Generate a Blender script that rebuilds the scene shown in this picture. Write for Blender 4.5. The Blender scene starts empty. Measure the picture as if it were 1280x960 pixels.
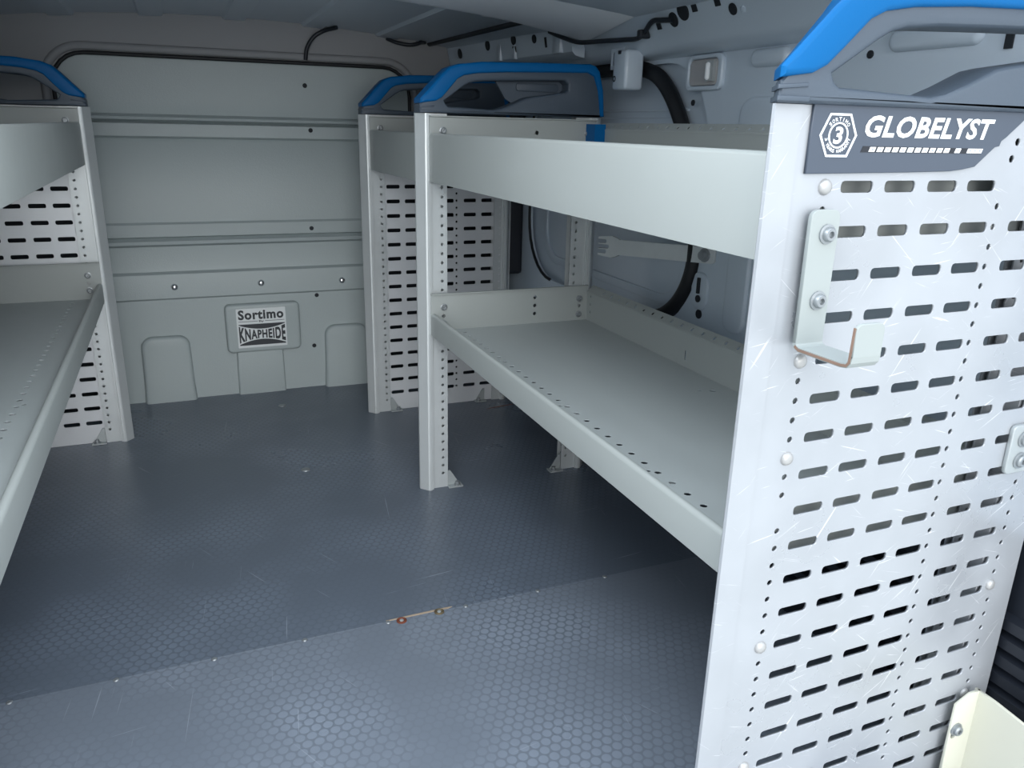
import bpy, bmesh, math, random
from mathutils import Vector, Matrix
random.seed(3)
PI = math.pi
S = 0.6                      # layout units -> metres
sc = bpy.context.scene
COL = sc.collection

# ---------------------------------------------------------------- materials
def lin(c):
    return tuple((v/255/12.92 if v/255 <= .04045 else ((v/255+.055)/1.055)**2.4) for v in c) + (1.0,)

def mat(name, rgb, rough=.5, metal=0., spec=.5, var=0., vscale=8., bump=0., bscale=60., rvar=0., stretch=(1, 1, 1), coat=0.):
    m = bpy.data.materials.new(name); m.use_nodes = True
    nt = m.node_tree; b = nt.nodes['Principled BSDF']
    b.inputs['Base Color'].default_value = lin(rgb)
    b.inputs['Roughness'].default_value = rough
    b.inputs['Metallic'].default_value = metal
    b.inputs['Specular IOR Level'].default_value = spec
    b.inputs['Coat Weight'].default_value = coat
    tc = nt.nodes.new('ShaderNodeTexCoord'); mp = nt.nodes.new('ShaderNodeMapping')
    mp.inputs['Scale'].default_value = stretch
    nt.links.new(tc.outputs['Object'], mp.inputs['Vector'])
    if var or rvar:
        n = nt.nodes.new('ShaderNodeTexNoise'); n.inputs['Scale'].default_value = vscale; n.inputs['Detail'].default_value = 6
        nt.links.new(mp.outputs[0], n.inputs['Vector'])
        if var:
            mx = nt.nodes.new('ShaderNodeMix'); mx.data_type = 'RGBA'
            c = lin(rgb)
            mx.inputs[6].default_value = tuple(v*(1-var) for v in c[:3])+(1,)
            mx.inputs[7].default_value = tuple(min(1, v*(1+var)) for v in c[:3])+(1,)
            nt.links.new(n.outputs['Fac'], mx.inputs[0]); nt.links.new(mx.outputs[2], b.inputs['Base Color'])
        if rvar:
            mr = nt.nodes.new('ShaderNodeMapRange')
            mr.inputs['From Min'].default_value = .3; mr.inputs['From Max'].default_value = .7
            mr.inputs['To Min'].default_value = max(.02, rough-rvar); mr.inputs['To Max'].default_value = rough+rvar
            nt.links.new(n.outputs['Fac'], mr.inputs['Value']); nt.links.new(mr.outputs[0], b.inputs['Roughness'])
    if bump:
        n2 = nt.nodes.new('ShaderNodeTexNoise'); n2.inputs['Scale'].default_value = bscale; n2.inputs['Detail'].default_value = 4
        nt.links.new(mp.outputs[0], n2.inputs['Vector'])
        bp = nt.nodes.new('ShaderNodeBump'); bp.inputs['Strength'].default_value = bump; bp.inputs['Distance'].default_value = .002
        nt.links.new(n2.outputs['Fac'], bp.inputs['Height']); nt.links.new(bp.outputs[0], b.inputs['Normal'])
    return m

def scratched(name, rgb, rough, metal, dirt=.1):
    """bare aluminium sheet: cloudy oxide plus long bright scratches in several directions"""
    m = mat(name, rgb, rough, metal, var=dirt, vscale=9, rvar=.12)
    nt = m.node_tree; b = nt.nodes['Principled BSDF']
    src = b.inputs['Base Color'].links[0].from_socket
    tc = nt.nodes.new('ShaderNodeTexCoord')
    last = None
    for ang, sc_ in ((.55, 1.0), (-.30, 1.3), (1.0, .8), (.15, 1.6), (-.7, 1.1)):
        m0 = nt.nodes.new('ShaderNodeMapping'); m0.inputs['Rotation'].default_value = (0, ang, 0)
        mp = nt.nodes.new('ShaderNodeMapping'); mp.inputs['Scale'].default_value = (7*sc_, 7, 230*sc_)
        mp.inputs['Location'].default_value = (ang*7, 3, ang*11)
        nt.links.new(tc.outputs['Object'], m0.inputs['Vector']); nt.links.new(m0.outputs[0], mp.inputs['Vector'])
        n = nt.nodes.new('ShaderNodeTexNoise'); n.inputs['Scale'].default_value = 1.4; n.inputs['Detail'].default_value = 3
        nt.links.new(mp.outputs[0], n.inputs['Vector'])
        mr = nt.nodes.new('ShaderNodeMapRange')
        mr.inputs['From Min'].default_value = .70; mr.inputs['From Max'].default_value = .77
        nt.links.new(n.outputs['Fac'], mr.inputs['Value'])
        if last is None: last = mr.outputs[0]
        else:
            mm = nt.nodes.new('ShaderNodeMath'); mm.operation = 'MAXIMUM'
            nt.links.new(last, mm.inputs[0]); nt.links.new(mr.outputs[0], mm.inputs[1]); last = mm.outputs[0]
    mx = nt.nodes.new('ShaderNodeMix'); mx.data_type = 'RGBA'
    k = nt.nodes.new('ShaderNodeMath'); k.operation = 'MULTIPLY'; k.inputs[1].default_value = .6
    nt.links.new(last, k.inputs[0]); nt.links.new(k.outputs[0], mx.inputs[0])
    nt.links.new(src, mx.inputs[6]); mx.inputs[7].default_value = (.95, .96, .97, 1)
    nt.links.new(mx.outputs[2], b.inputs['Base Color'])
    return m

def studded(name, rgb):
    """rubber-coated floor board with a hexagonal field of round studs"""
    m = mat(name, rgb, .45)
    nt = m.node_tree; b = nt.nodes['Principled BSDF']; L = nt.links
    tc = nt.nodes.new('ShaderNodeTexCoord')
    p = nt.nodes.new('ShaderNodeVectorMath'); p.operation = 'MULTIPLY'
    k = 1/(.0310*S); p.inputs[1].default_value = (k, k, 0)
    L.new(tc.outputs['Object'], p.inputs[0])
    lens = []
    for off in ((0, 0, 0), (.5, .866, 0)):
        a = nt.nodes.new('ShaderNodeVectorMath'); a.operation = 'ADD'; a.inputs[1].default_value = off
        L.new(p.outputs[0], a.inputs[0])
        w = nt.nodes.new('ShaderNodeVectorMath'); w.operation = 'WRAP'
        w.inputs[1].default_value = (.5, .866, 1); w.inputs[2].default_value = (-.5, -.866, -1)
        L.new(a.outputs[0], w.inputs[0])
        ln = nt.nodes.new('ShaderNodeVectorMath'); ln.operation = 'LENGTH'; L.new(w.outputs[0], ln.inputs[0]); lens.append(ln)
    mn = nt.nodes.new('ShaderNodeMath'); mn.operation = 'MINIMUM'
    L.new(lens[0].outputs['Value'], mn.inputs[0]); L.new(lens[1].outputs['Value'], mn.inputs[1])
    h = nt.nodes.new('ShaderNodeMapRange'); h.interpolation_type = 'SMOOTHSTEP'
    h.inputs['From Min'].default_value = .37; h.inputs['From Max'].default_value = .47
    h.inputs['To Min'].default_value = 1; h.inputs['To Max'].default_value = 0
    L.new(mn.outputs[0], h.inputs['Value'])
    # wear: polished patches where feet have passed
    n = nt.nodes.new('ShaderNodeTexNoise'); n.inputs['Scale'].default_value = 2.6; n.inputs['Detail'].default_value = 5
    L.new(tc.outputs['Object'], n.inputs['Vector'])
    wear = nt.nodes.new('ShaderNodeMapRange'); wear.inputs['From Min'].default_value = .42; wear.inputs['From Max'].default_value = .66
    L.new(n.outputs['Fac'], wear.inputs['Value'])
    f = nt.nodes.new('ShaderNodeTexNoise'); f.inputs['Scale'].default_value = 90; f.inputs['Detail'].default_value = 3
    L.new(tc.outputs['Object'], f.inputs['Vector'])
    # colour: stud tops rubbed lighter than the grooves, most in the worn patches
    t = nt.nodes.new('ShaderNodeMath'); t.operation = 'MULTIPLY_ADD'; t.inputs[1].default_value = .62; t.inputs[2].default_value = .06
    L.new(wear.outputs[0], t.inputs[0])
    t2 = nt.nodes.new('ShaderNodeMath'); t2.operation = 'MULTIPLY'
    L.new(t.outputs[0], t2.inputs[0]); L.new(h.outputs[0], t2.inputs[1])
    mx = nt.nodes.new('ShaderNodeMix'); mx.data_type = 'RGBA'
    c = lin(rgb); mx.inputs[6].default_value = c; mx.inputs[7].default_value = tuple(min(1, v*1.75) for v in c[:3])+(1,)
    L.new(t2.outputs[0], mx.inputs[0])
    # pale hairline scratches
    scr = None
    for ang in (0.12, -.5, 1.45):
        m0 = nt.nodes.new('ShaderNodeMapping'); m0.inputs['Rotation'].default_value = (0, 0, ang); L.new(tc.outputs['Object'], m0.inputs['Vector'])
        mp = nt.nodes.new('ShaderNodeMapping'); mp.inputs['Scale'].default_value = (160, 3.5, 1); mp.inputs['Location'].default_value = (ang*9, ang, 2)
        L.new(m0.outputs[0], mp.inputs['Vector'])
        ns = nt.nodes.new('ShaderNodeTexNoise'); ns.inputs['Scale'].default_value = 1.3; ns.inputs['Detail'].default_value = 2
        L.new(mp.outputs[0], ns.inputs['Vector'])
        mr = nt.nodes.new('ShaderNodeMapRange'); mr.inputs['From Min'].default_value = .74; mr.inputs['From Max'].default_value = .79
        L.new(ns.outputs['Fac'], mr.inputs['Value'])
        if scr is None: scr = mr.outputs[0]
        else:
            mm = nt.nodes.new('ShaderNodeMath'); mm.operation = 'MAXIMUM'; L.new(scr, mm.inputs[0]); L.new(mr.outputs[0], mm.inputs[1]); scr = mm.outputs[0]
    mx2 = nt.nodes.new('ShaderNodeMix'); mx2.data_type = 'RGBA'
    kk = nt.nodes.new('ShaderNodeMath'); kk.operation = 'MULTIPLY'; kk.inputs[1].default_value = .45; L.new(scr, kk.inputs[0])
    L.new(kk.outputs[0], mx2.inputs[0]); L.new(mx.outputs[2], mx2.inputs[6]); mx2.inputs[7].default_value = lin((165, 172, 182))
    L.new(mx2.outputs[2], b.inputs['Base Color'])
    r = nt.nodes.new('ShaderNodeMapRange'); r.inputs['To Min'].default_value = .34; r.inputs['To Max'].default_value = .26
    L.new(wear.outputs[0], r.inputs['Value']); L.new(r.outputs[0], b.inputs['Roughness'])
    b.inputs['Specular IOR Level'].default_value = .6
    hs = nt.nodes.new('ShaderNodeMath'); hs.operation = 'MULTIPLY_ADD'; hs.inputs[1].default_value = .12
    L.new(f.outputs['Fac'], hs.inputs[0]); L.new(h.outputs[0], hs.inputs[2])
    bp = nt.nodes.new('ShaderNodeBump'); bp.inputs['Strength'].default_value = .22; bp.inputs['Distance'].default_value = .0006
    bs_ = nt.nodes.new('ShaderNodeMath'); bs_.operation = 'MULTIPLY_ADD'; bs_.inputs[1].default_value = .26; bs_.inputs[2].default_value = .07
    L.new(wear.outputs[0], bs_.inputs[0]); L.new(bs_.outputs[0], bp.inputs['Strength'])
    L.new(hs.outputs[0], bp.inputs['Height']); L.new(bp.outputs[0], b.inputs['Normal'])
    return m

M = dict(
    sheet=scratched('aluminium_sheet', (168, 172, 177), .36, .35, .15),
    post=mat('anodised_aluminium', (196, 201, 202), .34, .3, var=.05, vscale=12, rvar=.06),
    panel=mat('clean_aluminium_sheet', (210, 213, 216), .38, .2, var=.06, vscale=9, rvar=.08),
    steel=mat('white_grey_steel', (160, 165, 163), .42, 0, var=.035, vscale=5, rvar=.06),
    tray=mat('worn_grey_tray', (165, 171, 171), .45, 0, var=.09, vscale=4, rvar=.1, stretch=(3, 1, 1)),
    blue=mat('blue_plastic', (0, 90, 148), .42, 0, .15, bump=.1, bscale=400),
    dark=mat('slate_plastic', (68, 79, 91), .5, 0, bump=.12, bscale=300),
    plate=mat('slate_name_plate', (66, 75, 88), .42),
    ink=mat('white_print', (236, 239, 241), .5),
    greyink=mat('grey_print', (150, 158, 168), .5),
    black=mat('black_rubber', (14, 17, 22), .55),
    cable=mat('black_cable', (26, 32, 40), .5),
    hole=mat('hole_shade', (22, 27, 34), .7),  # for open holes: the shade inside is put into the colour
    zinc=mat('zinc_plated_steel', (170, 176, 177), .42, .35, var=.10, vscale=40),
    screw=mat('bright_screw', (150, 155, 158), .38, .6),
    rivet=mat('aluminium_rivet', (172, 172, 171), .4, .4),
    rust=mat('rusty_washer', (112, 60, 42), .7, .2, var=.4, vscale=120),
    galv=mat('galvanised_strap', (206, 211, 212), .45, .1, var=.08, vscale=40),
    dome=mat('polished_bolt', (215, 218, 220), .22, .9),
    brass=mat('tarnished_washer', (108, 96, 74), .55, .4, var=.3, vscale=120),
    bow=mat('lightened_bow_paint', (226, 231, 236), .32, 0, var=.03, vscale=3),  # van paint lightened to stand in for bounced light on the bow
    bare=mat('scraped_wood', (172, 154, 134), .8),
    cream=mat('cream_coated_steel', (206, 205, 190), .42, 0, var=.03, vscale=10, rvar=.08),
    edge=mat('chipped_edge', (128, 104, 90), .7, 0, var=.3, vscale=60),
    hook=mat('grey_white_powder_coat', (152, 159, 158), .4, 0, var=.03, vscale=14),
    paint=mat('grey_white_body_paint', (190, 202, 213), .3, 0, var=.04, vscale=3, coat=.25),
    roof=mat('roof_paint', (186, 196, 206), .36, 0, var=.04, vscale=3),
    headliner=mat('taupe_header', (146, 147, 149), .75, 0, bump=.1, bscale=300),
    bulk=mat('grey_moulded_bulkhead', (164, 174, 175), .46, 0, bump=.25, bscale=220, var=.02, vscale=3),
    clad=mat('black_moulded_cladding', (24, 29, 38), .5),
    lens=mat('smoky_lens', (205, 202, 200), .25, 0, coat=.3),
    sticker=mat('silver_sticker', (214, 219, 220), .4),
    inkdark=mat('charcoal_print', (38, 43, 50), .5),
    floor=studded('studded_floor', (88, 97, 109)),
    floor2=studded('lighter_studded_floor', (105, 113, 124)),  # rear board, a lighter tone than the front board
    concrete=mat('pale_concrete', (196, 196, 192), .9, 0, var=.1, vscale=2),
)
nt = M['lens'].node_tree; nt.nodes['Principled BSDF'].inputs['Transmission Weight'].default_value = .35

# ---------------------------------------------------------------- mesh helpers
class MB:
    def __init__(self): self.bm = bmesh.new()
    def poly(self, verts, faces):
        vs = [self.bm.verts.new(v) for v in verts]
        for f in faces:
            try: self.bm.faces.new([vs[i] for i in f])
            except ValueError: pass
        return self
    def box(self, x0, x1, y0, y1, z0, z1):
        v = [(x, y, z) for x in (x0, x1) for y in (y0, y1) for z in (z0, z1)]
        return self.poly(v, [(0, 1, 3, 2), (4, 6, 7, 5), (0, 4, 5, 1), (2, 3, 7, 6), (0, 2, 6, 4), (1, 5, 7, 3)])
    def bevel_box(self, x0, x1, y0, y1, z0, z1, r=.01, seg=2):
        b = bmesh.new(); bmesh.ops.create_cube(b, size=1)
        for v in b.verts: v.co = Vector(((x0+x1)/2+v.co.x*(x1-x0), (y0+y1)/2+v.co.y*(y1-y0), (z0+z1)/2+v.co.z*(z1-z0)))
        bmesh.ops.bevel(b, geom=b.edges[:], offset=r, segments=seg, affect='EDGES', profile=.5)
        return self.absorb(b)
    def absorb(self, b):
        me = bpy.data.meshes.new('t'); b.to_mesh(me); b.free(); self.bm.from_mesh(me); bpy.data.meshes.remove(me); return self
    def prism(self, pts, a, b, fn):
        """closed 2-D outline pts extruded from a to b; fn(u, v, w) -> world"""
        n = len(pts)
        return self.poly([fn(u, v, a) for u, v in pts]+[fn(u, v, b) for u, v in pts],
                         [tuple(range(n))[::-1], tuple(range(n, 2*n))]+[(i, (i+1) % n, n+(i+1) % n, n+i) for i in range(n)])
    def plate(self, outer, holes, t, fn, bevel=0., seg=1):
        """flat plate with real holes; outlines in (u, v), thickness t centred on w = 0"""
        cu = bpy.data.curves.new('t', 'CURVE'); cu.dimensions = '2D'; cu.fill_mode = 'BOTH'
        cu.extrude = t/2-bevel; cu.bevel_depth = bevel; cu.bevel_resolution = seg; cu.offset = -bevel
        for ring in [outer]+list(holes):
            sp = cu.splines.new('POLY'); sp.points.add(len(ring)-1); sp.use_cyclic_u = True
            for p, (u, v) in zip(sp.points, ring): p.co = (u, v, 0, 1)
        o = bpy.data.objects.new('t', cu); COL.objects.link(o)
        bpy.context.view_layer.update()
        me = bpy.data.meshes.new_from_object(o.evaluated_get(bpy.context.evaluated_depsgraph_get()))
        b = bmesh.new(); b.from_mesh(me)
        bmesh.ops.remove_doubles(b, verts=b.verts[:], dist=1e-5)
        for v in b.verts: v.co = Vector(fn(*v.co))
        bpy.data.objects.remove(o); bpy.data.curves.remove(cu); bpy.data.meshes.remove(me)
        return self.absorb(b)
    def tube(self, pts, r, n=10, close=False, flat=1.):
        pts = [Vector(p) for p in pts]; k = len(pts); rings = []
        up0 = Vector((0, 0, 1))
        for i, p in enumerate(pts):
            a = pts[(i-1) % k] if (i or close) else p
            b = pts[(i+1) % k] if (i < k-1 or close) else p
            t = (b-a).normalized()
            u = up0-t*up0.dot(t)
            if u.length < .15:
                u = Vector((1, 0, 0)); u = u-t*u.dot(t)
            u.normalize(); up0 = u if i else u
            w = t.cross(u)
            rings.append([p+u*r*math.cos(2*PI*j/n)+w*r*flat*math.sin(2*PI*j/n) for j in range(n)])
        vs = [v for ring in rings for v in ring]; fs = []
        for i in range(k if close else k-1):
            i2 = (i+1) % k
            for j in range(n): fs.append((i*n+j, i*n+(j+1) % n, i2*n+(j+1) % n, i2*n+j))
        if not close: fs += [tuple(range(n))[::-1], tuple(range((k-1)*n, k*n))]
        return self.poly(vs, fs)
    def lathe(self, c, axis, prof, n=16):
        """prof: (radius, distance along axis)"""
        c = Vector(c); a = Vector(axis).normalized()
        u = a.orthogonal().normalized(); w = a.cross(u); vs = []; fs = []
        for r, h in prof:
            for j in range(n):
                t = 2*PI*j/n; vs.append(c+a*h+(u*math.cos(t)+w*math.sin(t))*max(r, 1e-5))
        for i in range(len(prof)-1):
            for j in range(n): fs.append((i*n+j, i*n+(j+1) % n, (i+1)*n+(j+1) % n, (i+1)*n+j))
        fs += [tuple(range(n))[::-1], tuple(range((len(prof)-1)*n, len(prof)*n))]
        return self.poly(vs, fs)

def obj(name, mb, m, parent=None, smooth=None, local=None):
    bm = mb.bm
    bmesh.ops.remove_doubles(bm, verts=bm.verts[:], dist=1e-6)
    bmesh.ops.recalc_face_normals(bm, faces=bm.faces[:])
    me = bpy.data.meshes.new(name); bm.to_mesh(me); bm.free()
    me.materials.append(M[m] if isinstance(m, str) else m)
    if smooth:
        for p in me.polygons: p.use_smooth = True
        me.set_sharp_from_angle(angle=math.radians(smooth))
    o = bpy.data.objects.new(name, me); COL.objects.link(o)
    if parent: o.parent = parent
    if local is not None: o['_local'] = 1; o.location = local
    return o

def copy_at(src, loc, parent=None):
    c = src.copy(); COL.objects.link(c); c.location = loc; c.parent = parent or src.parent
    return c

def tag(o, label, cat, group=None):
    o['label'] = label; o['category'] = cat
    if group: o['group'] = group
    return o

def thing(name, label, cat, loc, group=None):
    o = bpy.data.objects.new(name, None); COL.objects.link(o); o.location = loc; o.empty_display_size = .05
    return tag(o, label, cat, group)

def struct(o): o['kind'] = 'structure'; return o

def rr(x0, y0, x1, y1, r, n=4):
    pts = []
    for cx, cy, a0 in ((x1-r, y1-r, 0), (x0+r, y1-r, 90), (x0+r, y0+r, 180), (x1-r, y0+r, 270)):
        for i in range(n+1):
            a = math.radians(a0+90*i/n); pts.append((cx+r*math.cos(a), cy+r*math.sin(a)))
    return pts
def circ(x, y, r, n=10): return [(x+r*math.cos(2*PI*i/n), y+r*math.sin(2*PI*i/n)) for i in range(n)]
def spline(pts, k=6):
    pts = [Vector(p) for p in pts]; out = []
    for i in range(len(pts)-1):
        p0 = pts[max(i-1, 0)]; p1 = pts[i]; p2 = pts[i+1]; p3 = pts[min(i+2, len(pts)-1)]
        for j in range(k):
            t = j/k
            out.append(.5*((2*p1)+(p2-p0)*t+(2*p0-5*p1+4*p2-p3)*t*t+(3*p1-p0-3*p2+p3)*t**3))
    out.append(pts[-1]); return out

def glyphs(body, x0, x1, z0, z1, shear=0., bold=0., space=1., keep=False):
    """text outline as 2-D mesh fitted in the box; returns (verts2d, faces)"""
    cu = bpy.data.curves.new('t', 'FONT'); cu.body = body; cu.size = 1; cu.shear = shear; cu.offset = bold; cu.resolution_u = 3; cu.space_character = space
    o = bpy.data.objects.new('t', cu); COL.objects.link(o); bpy.context.view_layer.update()
    me = bpy.data.meshes.new_from_object(o.evaluated_get(bpy.context.evaluated_depsgraph_get()))
    vs = [(v.co.x, v.co.y) for v in me.vertices]; fs = [tuple(p.vertices) for p in me.polygons]
    bpy.data.objects.remove(o); bpy.data.curves.remove(cu); bpy.data.meshes.remove(me)
    ax, bx = min(v[0] for v in vs), max(v[0] for v in vs); az, bz = min(v[1] for v in vs), max(v[1] for v in vs)
    sx = (x1-x0)/(bx-ax); sz = (z1-z0)/(bz-az)
    if keep: sx = sz; x0 = (x0+x1)/2-(bx-ax)*sx/2
    return [(x0+(v[0]-ax)*sx, z0+(v[1]-az)*sz) for v in vs], fs
def text(mb, body, x0, x1, z0, z1, y, warp=None, **k):
    vs, fs = glyphs(body, x0, x1, z0, z1, **k)
    if warp: vs = [warp(*v) for v in vs]
    mb.poly([(u, y, w) for u, w in vs], fs)

def screw_mb(axis=(0, -1, 0), r=.013):
    return MB().lathe((0, 0, 0), axis, [(r*1.35, 0), (r*1.35, .003), (r, .004), (r, .009), (r*.8, .012), (r*.45, .012), (r*.42, .006)], 14)

# ---------------------------------------------------------------- racks
PITCH = .0757
ROWS = [1.467-PITCH*k for k in range(19)]
H = 1.595

def upright(name, X0, m, Y0, d_sign, parent, d_off=0., cuts=True, outer=False, fl=.124):
    """extruded upright: chamfered nose, groove and a drilled flange on either face. d_sign -1 turns it to face the wall"""
    def F(d, y, z): return (X0+m*(d_off+d_sign*d), y, z)
    mb = MB()
    prof = [(0, .018), (.030, -.016), (.036, -.018), (.046, -.018), (.048, -.012), (.055, -.012), (.055, .060), (.048, .060), (.046, .066), (.036, .066), (.030, .064), (0, .030)]
    if outer:      # the face turned outwards is square and the sheet laps over it
        prof = [(0, .002), (.002, -.003), (.056, -.003), (.056, .064), (.050, .064)]
        if d_sign < 0: prof = [(.0, .03), (.03, .012), (.055, .012), (.055, .060), (.034, .062), (0, .045)]
    mb.prism([(d, Y0+y) for d, y in prof], 0, H, lambda u, v, w: F(u, v, w))
    holes = [circ(fl-.022 if fl > .11 else fl-.035, z, .0066, 8) for z in [1.467-.0378*k for k in range(-2, 38)]]
    for yy in ((Y0+.045,) if outer else (Y0+.003, Y0+.045)):
        mb.plate([(.05, 0), (fl, 0), (fl, H), (.05, H)], holes if cuts else [], .005, lambda u, v, w, yy=yy: F(u, yy+w, v))
    return obj(name, mb, 'sheet' if outer else 'post', parent)

def cap(X0, m, Y0, parent, side=1):
    def F(u, v, w):
        far = .72*max(0., .040-side*w) if side < 0 else .5*abs(w)   # nose narrows in plan
        k = min(1., max(0., 1-(u-.06)/.16))
        return (X0+m*(u+far*k), Y0+.024+w, v)
    # dark moulded body with the grip opening right through it
    top = [(-.006, 1.628), (.02, 1.655), (.092, 1.728), (.12, 1.748), (.16, 1.760), (.26, 1.770), (.5, 1.780), (.72, 1.785), (.76, 1.765), (.785, 1.70), (.80, 1.60)]
    outer = [(-.008, 1.596)]+top+[(.80, 1.596)]
    hole = [(.100, 1.630), (.112, 1.622), (.310, 1.614), (.345, 1.620), (.39, 1.636), (.455, 1.664), (.485, 1.670), (.625, 1.690), (.637, 1.700), (.637, 1.722), (.622, 1.735),
            (.44, 1.728), (.30, 1.722), (.235, 1.716), (.205, 1.708), (.180, 1.695), (.094, 1.642)]
    mb = MB().plate(outer, [hole], .086, F, bevel=.010, seg=2)
    # raised collar where the cap sits on the upright
    mb.plate([(-.012, 1.598), (.050, 1.598), (.050, 1.606), (-.012, 1.606)], [], .094, F, bevel=.002)
    mb.plate([(-.012, 1.615), (.046, 1.620), (.046, 1.626), (-.012, 1.622)], [], .092, F, bevel=.002)
    if side > 0:
        mb.plate([(.335, 1.735), (.385, 1.66), (.42, 1.640), (.65, 1.66), (.65, 1.745)], [], .012, lambda u, v, w: (X0+m*u, Y0+.050+w, v))
        mb.plate(rr(.43, 1.690, .62, 1.722, .012, 4), [], .012, lambda u, v, w: (X0+m*u, Y0+.044+w, v), bevel=.004)
    c = obj('handle_cap', mb, 'dark', parent, smooth=30)
    band = [(-.010, 1.632), (.0, 1.633), (.05, 1.640), (.075, 1.652), (.108, 1.682), (.150, 1.722), (.18, 1.736), (.24, 1.746), (.36, 1.755), (.60, 1.764), (.72, 1.768), (.750, 1.755), (.772, 1.70), (.788, 1.60),
            (.806, 1.60), (.796, 1.70), (.775, 1.775), (.755, 1.796), (.73, 1.802), (.5, 1.797), (.26, 1.789), (.155, 1.777), (.110, 1.762), (.080, 1.738), (.012, 1.670), (-.010, 1.648)]
    b = MB().plate(band, [], .104, F, bevel=.009, seg=2)
    obj('grip_trim', b, 'blue', c, smooth=30)
    return c

def sheet(X0, m, Y0, parent, dy=.018, k0=-.027, ma='panel'):
    def F(u, v, w): return (X0+m*u, Y0+dy+w, v)
    holes = []
    for z in ROWS:
        for a, b in ((.160, .232), (.258, .330), (.359, .432), (.458, .531), (.588, .660), (.690, .761)):
            if z > 1.45 and a > .5: continue
            holes.append(rr(a+k0, z-.0100, b+k0, z+.0100, .0065, 2))
    for k in range(38):
        z = 1.467-.0378*k
        if k % 8 != 0 and k not in (13,): holes.append(circ(.127+k0, z, .0066, 8))
        if k and k < 37: holes.append(circ(.547+k0, z, .0066, 8)); holes.append(circ(.789+k0, z, .0066, 8))
    if dy < .01: holes += [circ(.560, 1.515, .0075, 8), circ(.567, 1.545, .0075, 8)]
    d0, d1 = (.122, .838) if dy > .01 else (.052, .866)
    holes = [h for h in holes if min(p[0] for p in h) > d0+.003]
    mb = MB().plate([(d0, 0), (d1, 0), (d1, H), (d0, H)], holes, .006, F)
    mb.box(*sorted((X0+m*(d1-.008), X0+m*d1)), Y0+dy, Y0+.058, 0, H)        # folded rear edge
    mb.box(*sorted((X0+m*(.745 if dy > .01 else .68), X0+m*d1)), Y0+.054, Y0+.058, 0, H)
    return obj('side_panel', mb, ma, parent)

def foot(X, Y, m, parent):
    """zinc gusset foot bolted to the floor"""
    mb = MB().prism([(0, .004), (.055, .004), (.050, .012), (.010, .075), (0, .075)], Y+.004, Y+.010, lambda u, v, w: (X+m*u, w, v))
    mb.box(*sorted((X-m*.004, X+m*.062)), Y-.025, Y+.02, 0, .006)
    f = obj('foot_bracket', mb, 'zinc', parent)
    obj('bolt', MB().lathe((X+m*.04, Y-.008, .005), (0, 0, 1), [(.015, 0), (.015, .006), (.010, .007), (.010, .018), (.005, .019)], 10), 'screw', f)
    return f

def back_upright(X0, m, Y0, parent, outer=False, off=.812, fl=.124):
    return upright('upright', X0, m, Y0, -1, parent, d_off=off, outer=outer, fl=fl)

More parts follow.
